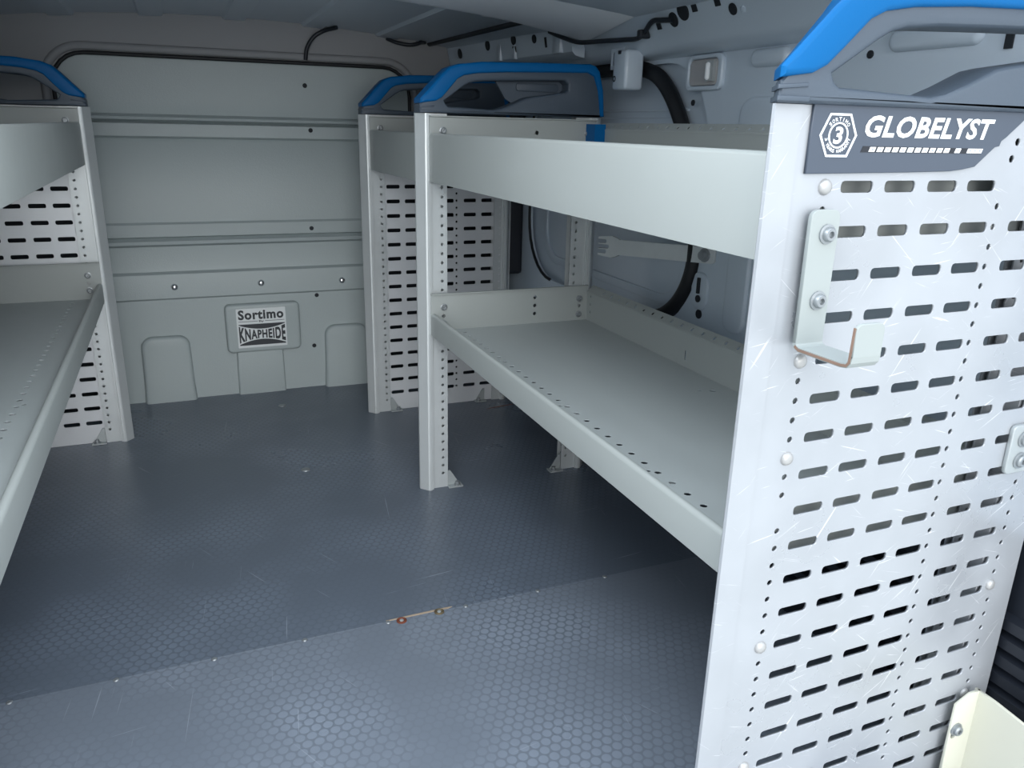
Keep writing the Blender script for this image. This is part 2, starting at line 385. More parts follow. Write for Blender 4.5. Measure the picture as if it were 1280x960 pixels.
def shelf(X0, m, ya, yb, parent, zt, lip_top, end_top, back_top, dots=True, ends=(True, True), first_hole=None):
    """folded steel shelf between two end frames; ya < yb"""
    def X(d): return X0+m*d
    hs = []
    if dots:
        yy = 1.343 if m > 0 else 1.343
        while yy < yb-.05:
            hs.append(circ(.172, yy, .0095, 8)); yy += .0647
        for yy in (1.554, 2.071, 2.59): hs.append(circ(.154, yy, .007, 8))
        for yy in (2.06,): hs += [circ(.662, yy, .008, 8), circ(.70, yy-.02, .011, 8)]
    mb = MB().plate([(.06, ya), (.775, ya), (.775, yb), (.06, yb)], hs, .003, lambda u, v, w: (X(u), v, zt-.0015+w))
    for y in (ya+.4, (ya+yb)/2, yb-.4): mb.box(*sorted((X(.10), X(.76))), y-.03, y+.03, zt-.022, zt-.006)   # stiffening folds underneath
    s = obj('shelf_tray', mb, 'tray', parent)
    h = lip_top-zt
    b = MB()
    o = .045
    if h < .12:
        pts = [(o, zt-.017), (o, lip_top-.011), (o+.002, lip_top-.004), (o+.008, lip_top), (o+.016, lip_top-.001), (o+.021, lip_top-.005), (o+.022, lip_top-.010), (o+.022, zt), (o+.017, zt), (o+.017, lip_top-.010), (o+.006, lip_top-.012), (o+.006, zt-.012), (o+.03, zt-.012), (o+.03, zt-.017)]
    else:
        pts = [(o, zt-.010), (o, lip_top-.008), (o+.003, lip_top-.002), (o+.009, lip_top), (o+.020, lip_top-.003), (o+.020, lip_top-.010), (o+.008, lip_top-.008), (o+.006, zt-.004), (o+.03, zt-.004), (o+.03, zt-.010)]
    b.prism(pts, ya-.02, yb+.010, lambda u, v, w: (X(u), w, v))
    obj('front_lip', b, 'steel', s, smooth=50)
    # back lip with a drilled top flange
    b = MB().plate([(ya, zt), (yb, zt), (yb, back_top-.02), (ya, back_top-.02)],
                   [rr(y-.005, zt+.025, y+.005, zt+.06, .004, 2) for y in [ya+.16+.52*k for k in range(int((yb-ya)/.52))]]
                   + [circ(yb-.035, zt+q, .006, 8) for q in (.04, .075, .11)], .005,
                   lambda u, v, w: (X(.772)+w, u, v))
    # drilled flange leaning back from the top edge: strip, rungs between square holes, strip
    n = int((yb-ya-.1)/.066)
    def FL(u0, u1, y0, y1): b.poly([(X(u), y, back_top-.024+(u-.768)*.9+t) for t in (0, -.004) for u, y in ((u0, y0), (u1, y0), (u1, y1), (u0, y1))],
                                   [(0, 1, 2, 3), (7, 6, 5, 4), (0, 4, 5, 1), (1, 5, 6, 2), (2, 6, 7, 3), (3, 7, 4, 0)])
    FL(.768, .779, ya, yb); FL(.790, .799, ya, yb)
    qs = [ya]+[ya+.07+.066*k for k in range(n)]+[yb+.0065]
    for q0, q1 in zip(qs, qs[1:]): FL(.779, .790, q0+.0065 if q0 > ya else ya, q1-.0065)
    obj('back_lip', b, 'steel', s)
    for y, out, on in ((ya, 1, ends[0]), (yb, -1, ends[1])):
        if not on: continue
        hl = [circ(.515, zt+.115-.036*k, .0085, 8) for k in range(3)] if end_top-zt < .2 else [circ(.50, end_top-.055, .009, 8), circ(.50, end_top-.09, .006, 8)]
        hl += [circ(.10, end_top-.095, .008, 8), circ(.730, end_top-.09, .008, 8)]
        x_e = .062 if out > 0 else .046
        e = MB().plate([(x_e, zt), (.770, zt), (.770, end_top-.004), (x_e, end_top)], hl, .006, lambda u, v, w, y=y: (X(u), y+w, v))
        e.prism([(0, 0), (.014*out, 0), (.014*out, -.004), (.004*out, -.006)], X(x_e), X(.77), lambda u, v, w, y=y: (w, y+u, end_top+.001+v))
        eo = obj('end_lip', e, 'steel', s)
        ax = (0, out, 0)
        if out > 0: continue            # the heads on this end sit on the hidden side
        for d in (.100, .730):
            for z in ((end_top-.057, end_top-.128) if end_top-zt < .2 else (end_top-.054,)):
                obj('screw', screw_mb(ax, .011), 'screw', s, smooth=40, local=(X(d), y+.003*out, z))
    return s

def rack(label, X0, m, base):
    return thing('storage_rack', label, 'storage rack', base, 'van storage racks')

XR, XL = .871, -.335
YN, YC, YF = 1.056, 3.112, 4.166

# --- right hand rack, two shelves
R1 = rack('tall aluminium rack with two shelves and a slotted panel carrying white lettering on slate', XR, 1, (1.30, 2.08, 0))
near = sheet(XR, 1, YN, R1, .003, 0., 'sheet')
upright('upright', XR, 1, YN, 1, R1, outer=True)
cap(XR, 1, YN, R1, -1)
rv = None
for d, z in ((.125, 1.467), (.125, 1.1645), (.125, .976), (.125, .5627), (.125, .260), (.783, .565), (.783, .262), (.783, .97)):
    o = (obj('rivet', MB().lathe((0, 0, 0), (0, -1, 0), [(.0135, 0), (.0135, .002), (.011, .006), (.006, .008), (0, .0085)], 16), 'rivet', near, smooth=60, local=(XR+d, YN, z))
         if rv is None else copy_at(rv, (XR+d, YN, z), near))
    rv = rv or o
# name plate
NP = [(.076, 1.4885), (.30, 1.4910), (.40, 1.4930), (.43, 1.4960), (.46, 1.5010), (.502, 1.5350), (.513, 1.537), (.516, 1.546), (.526, 1.552), (.566, 1.584), (.566, 1.597), (.076, 1.597)]
npl = MB().plate(NP, [], .006, lambda u, v, w: (XR+u, YN-.003+w, v), bevel=.0015)
npo = obj('name_plate', npl, 'plate', near)
yt = YN-.0067
t = MB(); text(t, 'GLOBELYST', 1.059, 1.360, 1.5475, 1.5825, yt, shear=.22, bold=.030, space=1.05)
obj('lettering', t, 'ink', near)
# strip of small slanted white marks on a dark line under the name
t = MB()
xx = 1.072
t.prism([(1.056, 1.5235), (1.338, 1.5235), (1.342, 1.5325), (1.060, 1.5335)], yt+.0002, yt+.001, lambda u, v, w: (u, w, v))
obj('print_strip', t, 'clad', near)
t = MB()
spots = [1.073+.0172*k for k in range(11)]+[1.272]+[1.302+.012*k for k in range(3)]
for x in spots:
    t.prism([(x, 1.5245), (x+.0125, 1.5245), (x+.0155, 1.5322), (x+.003, 1.5322)], yt-.0006, yt+.0002, lambda u, v, w: (u, w, v))
obj('print_marks', t, 'ink', near)
t = MB()
for x in spots:
    t.prism([(x+.005, 1.5270), (x+.0095, 1.5270), (x+.0105, 1.5297), (x+.006, 1.5297)], yt-.0012, yt-.0007, lambda u, v, w: (u, w, v))
obj('print_marks', t, 'greyink', near)
# hexagonal warranty badge
cx, cz = 1.0032, 1.5495
hexo = [(.964, 1.549), (.981, 1.5835), (1.025, 1.5835), (1.0425, 1.550), (1.027, 1.5155), (.982, 1.5155)]
def shr(p, k): return [(cx+(x-cx)*k, cz+(z-cz)*k) for x, z in p]
fb = lambda u, v, w: (u, yt+w, v)
t = MB().plate(hexo, [shr(hexo, .90)], .0015, fb)
t.plate(circ(cx, cz, .0205, 32), [circ(cx, cz, .0180, 32)], .0015, fb)
text(t, '3', cx-.0095, cx+.0095, cz-.0135, cz+.0135, yt, shear=.1, bold=.03)
def arc(mb, s, r, a0, a1, h, top):
    n = len(s)
    for i, ch in enumerate(s):
        if ch == ' ': continue
        a = math.radians(a0+(a1-a0)*i/(n-1))
        vs, fs = glyphs(ch, -h*.36, h*.36, 0, h, bold=.02, keep=ch in 'I')
        out = []
        for u, v in vs:
            rad = r+v if top else r+h-v
            th = a-u/r if top else a+u/r
            out.append((cx+rad*math.cos(th), yt, cz+rad*math.sin(th)))
        mb.poly(out, fs)
arc(t, 'SORTIMO', .0222, 138, 42, .0062, True)
arc(t, '3 YEARS WARRANTY', .0222, 195, 345, .0056, False)
obj('badge', t, 'ink', near)
# centre frame of the right rack is open: two uprights and a cap
upright('upright', XR, 1, YC, 1, R1); back_upright(XR, 1, YC, R1); back_upright(XR, 1, YN, R1, outer=True)
cap(XR, 1, YC, R1)
foot(XR+.126, YC, 1, R1); foot(XR+.686, YC, -1, R1)
shelf(XR, 1, YN+.055, YC-.022, R1, .735, .807, .890, .885)
shelf(XR, 1, YN+.055, YC-.022, R1, 1.350, 1.522, 1.586, 1.572, dots=False)
# catch plate on the wall side of the slotted panel
cp = MB().plate(rr(.728, .855, .800, .968, .012, 3), [], .010, lambda u, v, w: (XR+u, YN-.0055+w, v), bevel=.002)
cpo = obj('catch_plate', cp, 'zinc', R1)
for z in (.935, .885): obj('screw', screw_mb((0, -1, 0), .014), 'screw', cpo, smooth=40, local=(XR+.765, YN-.0105, z))
b = MB().prism([(0, 0), (.05, 0), (.05, .075), (0, .075)], YC-.105, YC-.028, lambda u, v, w: (XR+.722+u, w, 1.495+v))
obj('corner_block', b, 'blue', R1)

# --- right hand front rack: slotted panel by the bulkhead and one upper shelf
R2 = rack('short rack with one deep upper shelf, between the two-shelf rack and the grey bulkhead', XR, 1, (1.30, 3.68, 0))
sheet(XR, 1, YF, R2); upright('upright', XR, 1, YF, 1, R2); back_upright(XR, 1, YF, R2, off=.838, fl=.103); cap(XR, 1, YF, R2)
foot(XR+.126, YF, 1, R2); foot(XR+.690, YF, -1, R2)
shelf(XR, 1, YC+.095, YF-.022, R2, 1.338, 1.522, 1.586, 1.572, dots=False)

# --- left hand rack
R3 = rack('long rack with two shelves along the wall opposite the lettered panel', XL, -1, (-.76, 2.6, 0))
sheet(XL, -1, YF, R3); upright('upright', XL, -1, YF, 1, R3); back_upright(XL, -1, YF, R3, off=.838, fl=.103); cap(XL, -1, YF, R3)
upright('upright', XL, -1, YN, 1, R3); back_upright(XL, -1, YN, R3); cap(XL, -1, YN, R3)
foot(XL-.126, YF, -1, R3)
shelf(XL, -1, YN+.055, YF-.022, R3, .735, .807, .905, .885)
shelf(XL, -1, YN+.055, YF-.022, R3, 1.358, 1.530, 1.590, 1.572, dots=False)

# ---------------------------------------------------------------- fittings hung on the slotted panel
hk = thing('utility_hook', 'pale J-shaped steel hook screwed to the front edge of the lettered slotted panel', 'hook', (.991, 1.04, 1.19))
def strip(path, w0, w1, t, axis):
    """bent flat strip: path of (y, z), width along x"""
    pts = [Vector((0, y, z)) for y, z in path]; n = len(pts); L_, R_ = [], []
    for i, p in enumerate(pts):
        a = pts[max(i-1, 0)]; b = pts[min(i+1, n-1)]; d = (b-a).normalized(); nrm = Vector((0, -d.z, d.y))
        L_.append(p+nrm*t/2); R_.append(p-nrm*t/2)
    mb = MB(); ring = L_+R_[::-1]
    return mb.prism([(v.y, v.z) for v in ring], w0, w1, lambda u, v, w: (w, u, v))
mb = MB().plate([(.962, 1.205)]+[(1.021, 1.205)]+rr(.960, 1.30, 1.021, 1.432, .014, 4)[:10], [], .009, lambda u, v, w: (u, 1.0405+w, v), bevel=.001)
mb2 = strip([(1.0405, 1.215), (1.0395, 1.203), (1.036, 1.198), (1.028, 1.1955), (.930, 1.1965), (.918, 1.1985), (.913, 1.205), (.9115, 1.215)], .962, 1.021, .008, 'x')
me = bpy.data.meshes.new('t'); mb2.bm.to_mesh(me); mb.bm.from_mesh(me); bpy.data.meshes.remove(me)
mb.plate([(.962, 1.213), (1.021, 1.213)]+rr(.962, 1.22, 1.021, 1.268, .012, 4)[:10], [], .008, lambda u, v, w: (u, .9115+w, v), bevel=.001)
obj('hook_strap', mb, 'hook', hk)
e = strip([(1.0375, 1.2), (1.028, 1.1955), (.930, 1.1965), (.918, 1.1985), (.913, 1.205), (.9115, 1.262)], .9607, .9622, .0045, 'x')
obj('chipped_edge', e, 'edge', hk)
for z in (1.392, 1.279): obj('screw', screw_mb((0, -1, 0), .0125), 'screw', hk, smooth=40, local=(.996, 1.036, z))

ab = thing('angle_bracket', 'cream steel angle bracket screwed low on the lettered slotted panel', 'bracket', (1.64, 1.0, 0))
mb = MB().plate([(1.597, .0), (1.676, .0), (1.676, .283), (1.640, .283), (1.597, .262)], [circ(1.612, .17, .010, 10)], .008, lambda u, v, w: (u, 1.0325+w, v), bevel=.0015)
mb.plate([(1.041, 0), (1.041, .283), (.99, .283), (.72, .262), (.66, .22), (.66, 0)], [], .008, lambda u, v, w: (1.672+w, u, v), bevel=.0015)
obj('bracket_plate', mb, 'cream', ab)
obj('screw', screw_mb((0, -1, 0), .013), 'screw', ab, smooth=40, local=(1.614, 1.0285, .188))

# ---------------------------------------------------------------- the van body
fl = bpy.data.objects.new('floor', None); COL.objects.link(fl); struct(fl)
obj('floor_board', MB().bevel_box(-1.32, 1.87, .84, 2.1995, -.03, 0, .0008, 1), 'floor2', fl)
obj('floor_board', MB().bevel_box(-1.32, 1.87, 2.2005, 4.80, -.03, -.001, .0008, 1), 'floor', fl)
s0 = None
for i in range(9):
    loc = (-.842+.2675*i, 2.193, .0005)
    if s0 is None: s0 = obj('floor_screw', MB().lathe((0, 0, 0), (0, 0, 1), [(.0085, 0), (.0085, .002), (.006, .004), (.002, .003)], 12), 'screw', fl, smooth=60, local=loc)
    else: copy_at(s0, loc, fl)
for x, y, mt in ((.539, 2.188, 'rust'), (.669, 2.193, 'brass')):
    w = obj('washer', MB().lathe((x, y, 0), (0, 0, 1), [(.017, 0), (.017, .003), (.014, .005), (.008, .002)], 16), mt, fl)
    obj('screw_head', MB().lathe((x, y, .002), (0, 0, 1), [(.007, 0), (.006, .002), (.002, .0025)], 10), 'zinc', w)
for x, y in ((.422, 3.507), (.428, 4.45)):
    obj('floor_bolt', MB().lathe((x, y, -.001), (0, 0, 1), [(.022, 0), (.021, .003), (.012, .006), (.003, .006)], 14), 'screw', fl, smooth=60)
obj('scraped_edge', MB().prism([(.495, 2.2025), (.60, 2.2015), (.705, 2.2025), (.72, 2.209), (.69, 2.211), (.58, 2.209), (.49, 2.207)], -.001, .0006, lambda u, v, w: (u, v, w)), 'bare', fl)
obj('rust_streak', MB().prism([(1.52, 4.02), (1.56, 4.028), (1.68, 4.046), (1.70, 4.052), (1.66, 4.052), (1.56, 4.036)], -.002, .0004, lambda u, v, w: (u, v, w)), 'rust', fl)

# bulkhead
prof = [(-.03, -.004), (.588, -.004), (.600, .016), (.72, .016), (.733, .012), (.745, -.016), (.775, -.020), (.860, -.022), (.882, -.020), (.897, .013), (.915, .015), (.930, -.012), (.940, .012), (1.005, .012),
        (1.016, -.004), (1.438, -.005), (1.452, -.016), (1.464, .008), (1.527, .008), (1.536, -.020), (1.547, .012), (1.560, .016), (1.575, -.016), (1.60, -.010), (1.64, -.004), (1.75, 0), (1.90, .01)]
bk = MB()
xs = (-.60, 1.36)
pv = [(x, 4.75-y, z) for x in xs for z, y in prof]; n = len(prof)
bk.poly(pv, [(i, i+1, n+i+1, n+i) for i in range(n-1)])
bk.poly([(-.6, 4.80, -.03), (1.36, 4.80, -.03), (1.36, 4.80, 1.9), (-.6, 4.80, 1.9)], [(0, 1, 2, 3)])
for x0, x1, zt in ((-.283, -.028, .383), (.735, .992, .383)):
    pts = [(x0-.012, -.03), (x1+.012, -.03), (x1+.004, .12)]+[p for p in rr(x0, zt-.2, x1, zt, .06, 6)[:14]]+[(x0-.004, .12)]
    bk.plate(pts, [], .09, lambda u, v, w: (u, 4.757+w, v), bevel=.022, seg=3)
bk.plate([(.215, -.03), (.487, -.03), (.482, .30), (.222, .30)], [], .06, lambda u, v, w: (u, 4.757+w, v), bevel=.012, seg=2)
wf = struct(obj('wall_front', bk, 'bulk', smooth=40))
d0 = None
for x, z in ((-.077, .662), (.386, .662), (.852, .655)):
    obj('bolt', MB().lathe((x, 4.736, z), (0, -1, 0), [(.020, 0), (.019, .005), (.016, .010), (.011, .014), (.005, .016)], 18), 'dome', wf, smooth=60)
for x, z, y in ((.698, 1.744, 4.75), (.715, 1.509, 4.742), (.69, .967, 4.738), (.701, .569, 4.754), (.67, .259, 4.754)):
    obj('dark_hole', MB().lathe((x, y+.004, z), (0, -1, 0), [(.0125, 0), (.0125, .005), (.010, .006)], 12), 'hole', wf)
# surround of the bulkhead with its rubber seal
opening = rr(-.52, -.06, 1.275, 1.852, .15, 6)
sr = MB().plate([(-1.40, -.05), (1.95, -.05), (1.95, 2.2), (-1.40, 2.2)], [opening], .02, lambda u, v, w: (u, 4.722+w, v))
sro = obj('wall_front_surround', sr, 'headliner'); struct(sro); sro.name = 'trim_1'
seal = MB().tube([(x, 4.708, z) for x, z in rr(-.524, -.1, 1.279, 1.856, .152, 6)], .010, 8, close=True)
obj('rubber_seal', seal, 'black', sro, smooth=60)
obj('header_roll', MB().tube([(x, 4.712, z) for x, z in rr(-.560, -.1, 1.315, 1.888, .18, 8)], .020, 8, close=True), 'headliner', sro, smooth=60)
for i, (x0, x1) in enumerate(((-1.38, -.50), (1.07, 1.95))):
    t = MB().bevel_box(x0, x1, 4.60, 4.69, -.02, 1.50, .01, 1)  # dark panels added so the slots in front of them look black
    for k in range(6): t.box(x0+.02, x1-.02, 4.59, 4.605, .1+.22*k, .13+.22*k)
    o = obj('trim_%d' % (i+2), t, 'clad'); struct(o)

# sign on the bulkhead
sg = thing('sign', 'silver dealer sign with two printed names on the grey bulkhead', 'sign', (.38, 4.74, .26))
obj('sign_frame', MB().plate(rr(.172, .258, .590, .545, .03, 5), [], .06, lambda u, v, w: (u, 4.742+w, v), bevel=.016, seg=3), 'bulk', sg, smooth=40)
ys = 4.7105
obj('sticker', MB().plate(rr(.232, .288, .508, .520, .004, 2), [], .002, lambda u, v, w: (u, ys+w, v)), 'sticker', sg)
t = MB(); yi = ys-.0016
text(t, 'Sortimo', .242, .496, .455, .513, yi, bold=.04, space=1.12)
text(t, 'By', .356, .384, .434, .450, yi, bold=.015)
for x0, x1 in ((.242, .350), (.390, .500)): t.prism([(x0, .443), (x1, .443), (x1, .4455), (x0, .4455)], yi, yi+.0006, lambda u, v, w: (u, w, v))
cxs, hw = .371, .130
def bow(u): return ((u-cxs)/hw)**2
top_ = [(cxs+hw*k/10, .398+.026*bow(cxs+hw*k/10)) for k in range(-10, 11)]
t.prism([(cxs-hw, .428), (cxs+hw, .428)]+top_[::-1], yi, yi+.0006, lambda u, v, w: (u, w, v))
bot_ = [(cxs+hw*k/10, .336-.028*bow(cxs+hw*k/10)) for k in range(-10, 11)]
t.prism([(cxs-hw, .302), (cxs+hw, .302)]+bot_[::-1], yi, yi+.0006, lambda u, v, w: (u, w, v))
text(t, 'KNAPHEIDE', cxs-hw, cxs+hw, -1, 1, yi, bold=.042, space=1.14, warp=lambda u, v: (u, .367+v*(.025+.026*bow(u))))
obj('lettering', t, 'inkdark', sg)

# right wall
win = rr(2.52, .775, 4.12, 1.80, .30, 8)
wr = MB().plate([(.84, -.05), (4.74, -.05), (4.74, 2.2), (.84, 2.2)], [win], .02, lambda u, v, w: (1.81+w, u, v))
def emboss(mb, y0, y1, z0, z1, r, h=.022, X=1.80):
    mb.plate(rr(y0, z0, y1, z1, r, 6), [], 2*h, lambda u, v, w: (X+.004+w, u, v), bevel=h*.8, seg=3)
emboss(wr, 2.13, 2.31, 1.755, 1.812, .026)
emboss(wr, 1.46, 1.74, 1.762, 1.818, .026)
emboss(wr, 1.95, 2.34, 1.50, 1.665, .06, .02)
emboss(wr, 2.425, 2.53, .90, 1.045, .045, .012)
emboss(wr, 2.20, 2.32, .86, 1.20, .05, .016)
wro = struct(obj('wall_right', wr, 'paint', smooth=40))
# recessed inner skin of the sliding door
dp = MB().box(1.835, 1.86, 2.3, 4.3, .6, 1.95)
for z in (1.630, 1.20): dp.bevel_box(1.826, 1.84, 2.7, 3.9, z-.006, z+.006, .004, 1)
dp.plate(rr(2.62, .86, 3.98, 1.60, .16, 6), [rr(2.66, .90, 3.94, 1.56, .14, 6)], .012, lambda u, v, w: (1.832+w, u, v), bevel=.004, seg=2)
struct(obj('door_1', dp, 'paint', smooth=40))
ring = rr(2.52, .775, 4.12, 1.80, .30, 8)
yz = [p for p in ring]
# thick rubber run along the rear and the top, thin bead along the front
arcpts = spline([(1.795, y, z) for y, z in ((3.46, 1.80), (3.15, 1.798), (3.02, 1.79), (2.86, 1.745), (2.72, 1.62), (2.60, 1.42), (2.535, 1.22), (2.53, 1.07), (2.575, .95), (2.665, .858), (2.80, .80), (3.0, .775))], 6)
obj('door_seal', MB().tube(arcpts, .030, 10), 'black', wro, smooth=60)
obj('door_seal', MB().tube([(1.80, y, z) for y, z in ring[-9:]+ring[:9]] , .008, 8), 'black', wro, smooth=60)
struct(obj('trim_4', MB().bevel_box(1.70, 1.80, 4.20, 4.58, .74, 1.75, .02, 2), 'clad'))
# ribbed black cladding low on the wall
cl = MB().box(1.775, 1.80, .84, 4.1, 0, .64)
for k in range(12):
    z = .06+.05*k
    if z < .44: cl.prism([(1.776, z), (1.752, z+.006), (1.752, z+.034), (1.776, z+.042)], .84, 1.9, lambda u, v, w: (u, w, v))
struct(obj('trim_5', cl, 'clad'))
# roof rail
rail = [(1.80, 1.815), (1.765, 1.822), (1.735, 1.835), (1.715, 1.855), (1.665, 1.955), (1.640, 1.975), (1.58, 1.985), (1.58, 2.0), (1.86, 2.0), (1.86, 1.815)]
rl = MB().prism(rail, .84, 4.70, lambda u, v, w: (u, w, v))
def rp(y, z, off=.0):   # point on the sloping rail face
    k = (z-1.855)/.10; return Vector((1.715-.05*k, y, z))+Vector((-.894, 0, -.447))*off
far_a = [(1.70, 1.845), (1.655, 1.855), (1.640, 1.87), (1.625, 1.965), (1.60, 1.972), (1.425, 1.99), (1.425, 2.03), (1.70, 2.03)]
far_b = [(1.62, 1.85), (1.545, 1.862), (1.525, 1.88), (1.505, 1.972), (1.49, 1.98), (1.40, 1.998), (1.40, 2.03), (1.62, 2.03)]
n = len(far_a)
rl.poly([(x, 3.34, z) for x, z in far_a]+[(x, 4.70, z) for x, z in far_b], [tuple(range(n))[::-1], tuple(range(n, 2*n))]+[(i, (i+1) % n, n+(i+1) % n, n+i) for i in range(n)])
def fp(y, z): return (1.640-.0852*(y-3.34)-(z-1.87)*.18, y, z)
for y0, y1 in ((3.42, 3.50), (3.86, 3.90), (4.02, 4.07)):
    a_, b_ = fp(y0, 1.90), fp(y1, 1.90); rl.bevel_box(min(a_[0], b_[0])-.006, a_[0]+.05, y0, y1, 1.868, 1.955, .006, 2)
rlo = struct(obj('trim_6', rl, 'paint', smooth=35))
nrm = (-.894, 0, -.447)
for y, z, r, r2 in ((2.62, 1.926, .026, .026), (2.55, 1.945, .032, .032), (2.284, 1.923, .019, .019)):
    obj('dark_hole', MB().lathe(rp(y, z, -.003), nrm, [(r, 0), (r, .006), (r*.85, .0075)], 18), 'hole', rlo)  # dark disc in place of an open hole in the rail
for y, z in ((2.48, 1.947), (2.351, 1.950), (2.72, 1.915)):
    p = rp(y, z)
    obj('dark_hole', MB().prism([(-.013, -.012), (.013, -.012), (.013, .012), (-.013, .012)], -.003, .004, lambda u, v, w, p=p: tuple(p+Vector((0, u, 0))+Vector((-.447, 0, .894))*v+Vector(nrm)*w)), 'hole', rlo)
fn_ = (-.98, -.08, -.17)
for y, z, r in ((4.53, 1.936, .026), (4.165, 1.952, .026), (3.872, 1.956, .024), (3.665, 1.944, .019)):
    obj('dark_hole', MB().lathe(Vector(fp(y, z))-Vector(fn_)*.003, fn_, [(r, 0), (r, .006), (r*.85, .0075)], 14), 'hole', rlo)
for y, z, hy, hz in ((3.872, 1.913, .016, .014), (3.56, 1.922, .006, .022)):
    p = Vector(fp(y, z)); obj('dark_hole', MB().prism([(-hy, -hz), (hy, -hz), (hy, hz), (-hy, hz)], -.003, .004, lambda u, v, w, p=p: tuple(p+Vector((-.085*u, u, 0))+Vector((-.17, 0, .98))*v+Vector(fn_)*w)), 'hole', rlo)
obj('roof_seam', MB().tube([(1.435, 3.36, 1.984), (1.40, 4.70, 1.992)], .014, 8), 'cable', rlo, smooth=60)
obj('clip_nut', MB().lathe(rp(2.235, 1.917), nrm, [(.012, 0), (.012, .004), (.006, .006)], 6), 'paint', rlo)
for y, z in ((1.805, 1.763), (2.63, 1.652)):
    obj('dark_hole', MB().lathe((1.80, y, z), (-1, 0, 0), [(.011, 0), (.011, .004), (.008, .005)], 12), 'hole', wro)
obj('dark_hole', MB().box(1.795, 1.80, 1.383, 1.403, 1.748, 1.795), 'hole', wro)
obj('dark_hole', MB().box(1.783, 1.80, 2.468, 2.480, .965, 1.025), 'hole', wro)
obj('dark_hole', MB().lathe((1.79, 2.472, .945), (-1, 0, 0), [(.014, 0), (.014, .004)], 12), 'hole', wro)
obj('dark_hole', MB().lathe((1.80, 2.47, .885), (-1, 0, 0), [(.018, 0), (.018, .004)], 12), 'hole', wro)

# left wall, seen through the left rack
wl = MB().plate([(.84, -.05), (4.74, -.05), (4.74, 2.2), (.84, 2.2)], [], .02, lambda u, v, w: (-1.27+w, u, v))
wl.prism([(-1.26-(x-1.80), z) for x, z in rail], .84, 4.70, lambda u, v, w: (u, w, v))
emboss(wl, 2.6, 3.6, .9, 1.6, .2, .02, -1.264)
struct(obj('wall_left', wl, 'paint', smooth=40))
c2 = MB().box(-1.26, -1.235, .84, 4.55, 0, .70); struct(obj('trim_7', c2, 'clad'))

# roof skin with lengthwise swages, and the cross bow
def zr(x): return 2.062-.056*(x-.3)**2
xs = []
for c in (-.90, -.50, -.10, .30, .70, 1.10): xs += [(c-.012, 0), (c, -.014), (c+.10, -.014), (c+.112, 0)]
xs = [(-1.45, 0), (-1.2, 0)]+xs+[(1.35, 0), (1.5, 0), (1.65, 0), (1.98, 0)]
rf = MB(); n = len(xs)
yy = (1.25, 4.708)
v = [(x, y, zr(x)+dz+t) for t in (0, .03) for y in yy for x, dz in xs]
fs = []
for i in range(n-1):
    fs += [(i, i+1, n+i+1, n+i), (2*n+i, 3*n+i, 3*n+i+1, 2*n+i+1), (i, 2*n+i, 2*n+i+1, i+1), (n+i, n+i+1, 3*n+i+1, 3*n+i)]
rf.poly(v, fs)
ce = struct(obj('ceiling', rf, 'roof'))
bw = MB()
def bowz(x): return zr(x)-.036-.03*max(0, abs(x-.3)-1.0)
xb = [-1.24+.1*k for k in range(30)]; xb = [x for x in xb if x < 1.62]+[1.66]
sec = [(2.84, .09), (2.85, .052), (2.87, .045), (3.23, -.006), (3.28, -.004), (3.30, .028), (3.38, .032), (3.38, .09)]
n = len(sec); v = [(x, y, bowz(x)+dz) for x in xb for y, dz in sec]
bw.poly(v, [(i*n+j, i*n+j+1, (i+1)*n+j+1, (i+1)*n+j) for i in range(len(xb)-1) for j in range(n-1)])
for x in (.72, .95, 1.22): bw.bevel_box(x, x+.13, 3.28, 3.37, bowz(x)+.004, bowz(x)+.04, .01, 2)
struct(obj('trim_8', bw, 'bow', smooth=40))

# dome light on the right wall
dl = thing('dome_light', 'square clear dome light recessed in the right wall above the rack', 'light', (1.795, 2.57, 1.70))
obj('bezel', MB().plate(rr(2.455, 1.692, 2.675, 1.815, .03, 5), [rr(2.480, 1.708, 2.655, 1.80, .022, 5)], .022, lambda u, v, w: (1.795+w, u, v), bevel=.006, seg=2), 'paint', dl, smooth=40)
obj('lens', MB().plate(rr(2.482, 1.710, 2.653, 1.798, .020, 5), [], .014, lambda u, v, w: (1.795+w, u, v), bevel=.003, seg=2), 'lens', dl, smooth=40)
bb = obj('bulb_holder', MB().box(1.775, 1.789, 2.495, 2.535, 1.722, 1.79), 'zinc', dl)
obj('bulb', MB().lathe((1.772, 2.520, 1.725), (0, 0, 1), [(.003, 0), (.009, .006), (.009, .054), (.003, .06)], 10), 'ink', bb, smooth=60)

# white latch housing hanging off the rail
lh = thing('latch_housing', 'white box hanging below the roof rail beside the black door seal', 'latch', (1.71, 2.96, 1.70))
obj('cover', MB().bevel_box(1.665, 1.75, 2.915, 3.02, 1.702, 1.852, .014, 3), 'paint', lh, smooth=40)
obj('mount_plate', MB().plate([(3.0, 1.785), (3.10, 1.785), (3.10, 1.865), (3.0, 1.865)], [rr(3.03, 1.80, 3.09, 1.85, .008, 2)], .01, lambda u, v, w: (1.705+w, u, v)), 'paint', lh)
obj('socket', MB().lathe((1.668, 3.0, 1.745), (-1, 0, 0), [(.012, 0), (.012, .004), (.007, .004), (.006, .001)], 12), 'clad', lh)
obj('clip', MB().box(1.662, 1.668, 2.955, 2.975, 1.835, 1.848), 'clad', lh)

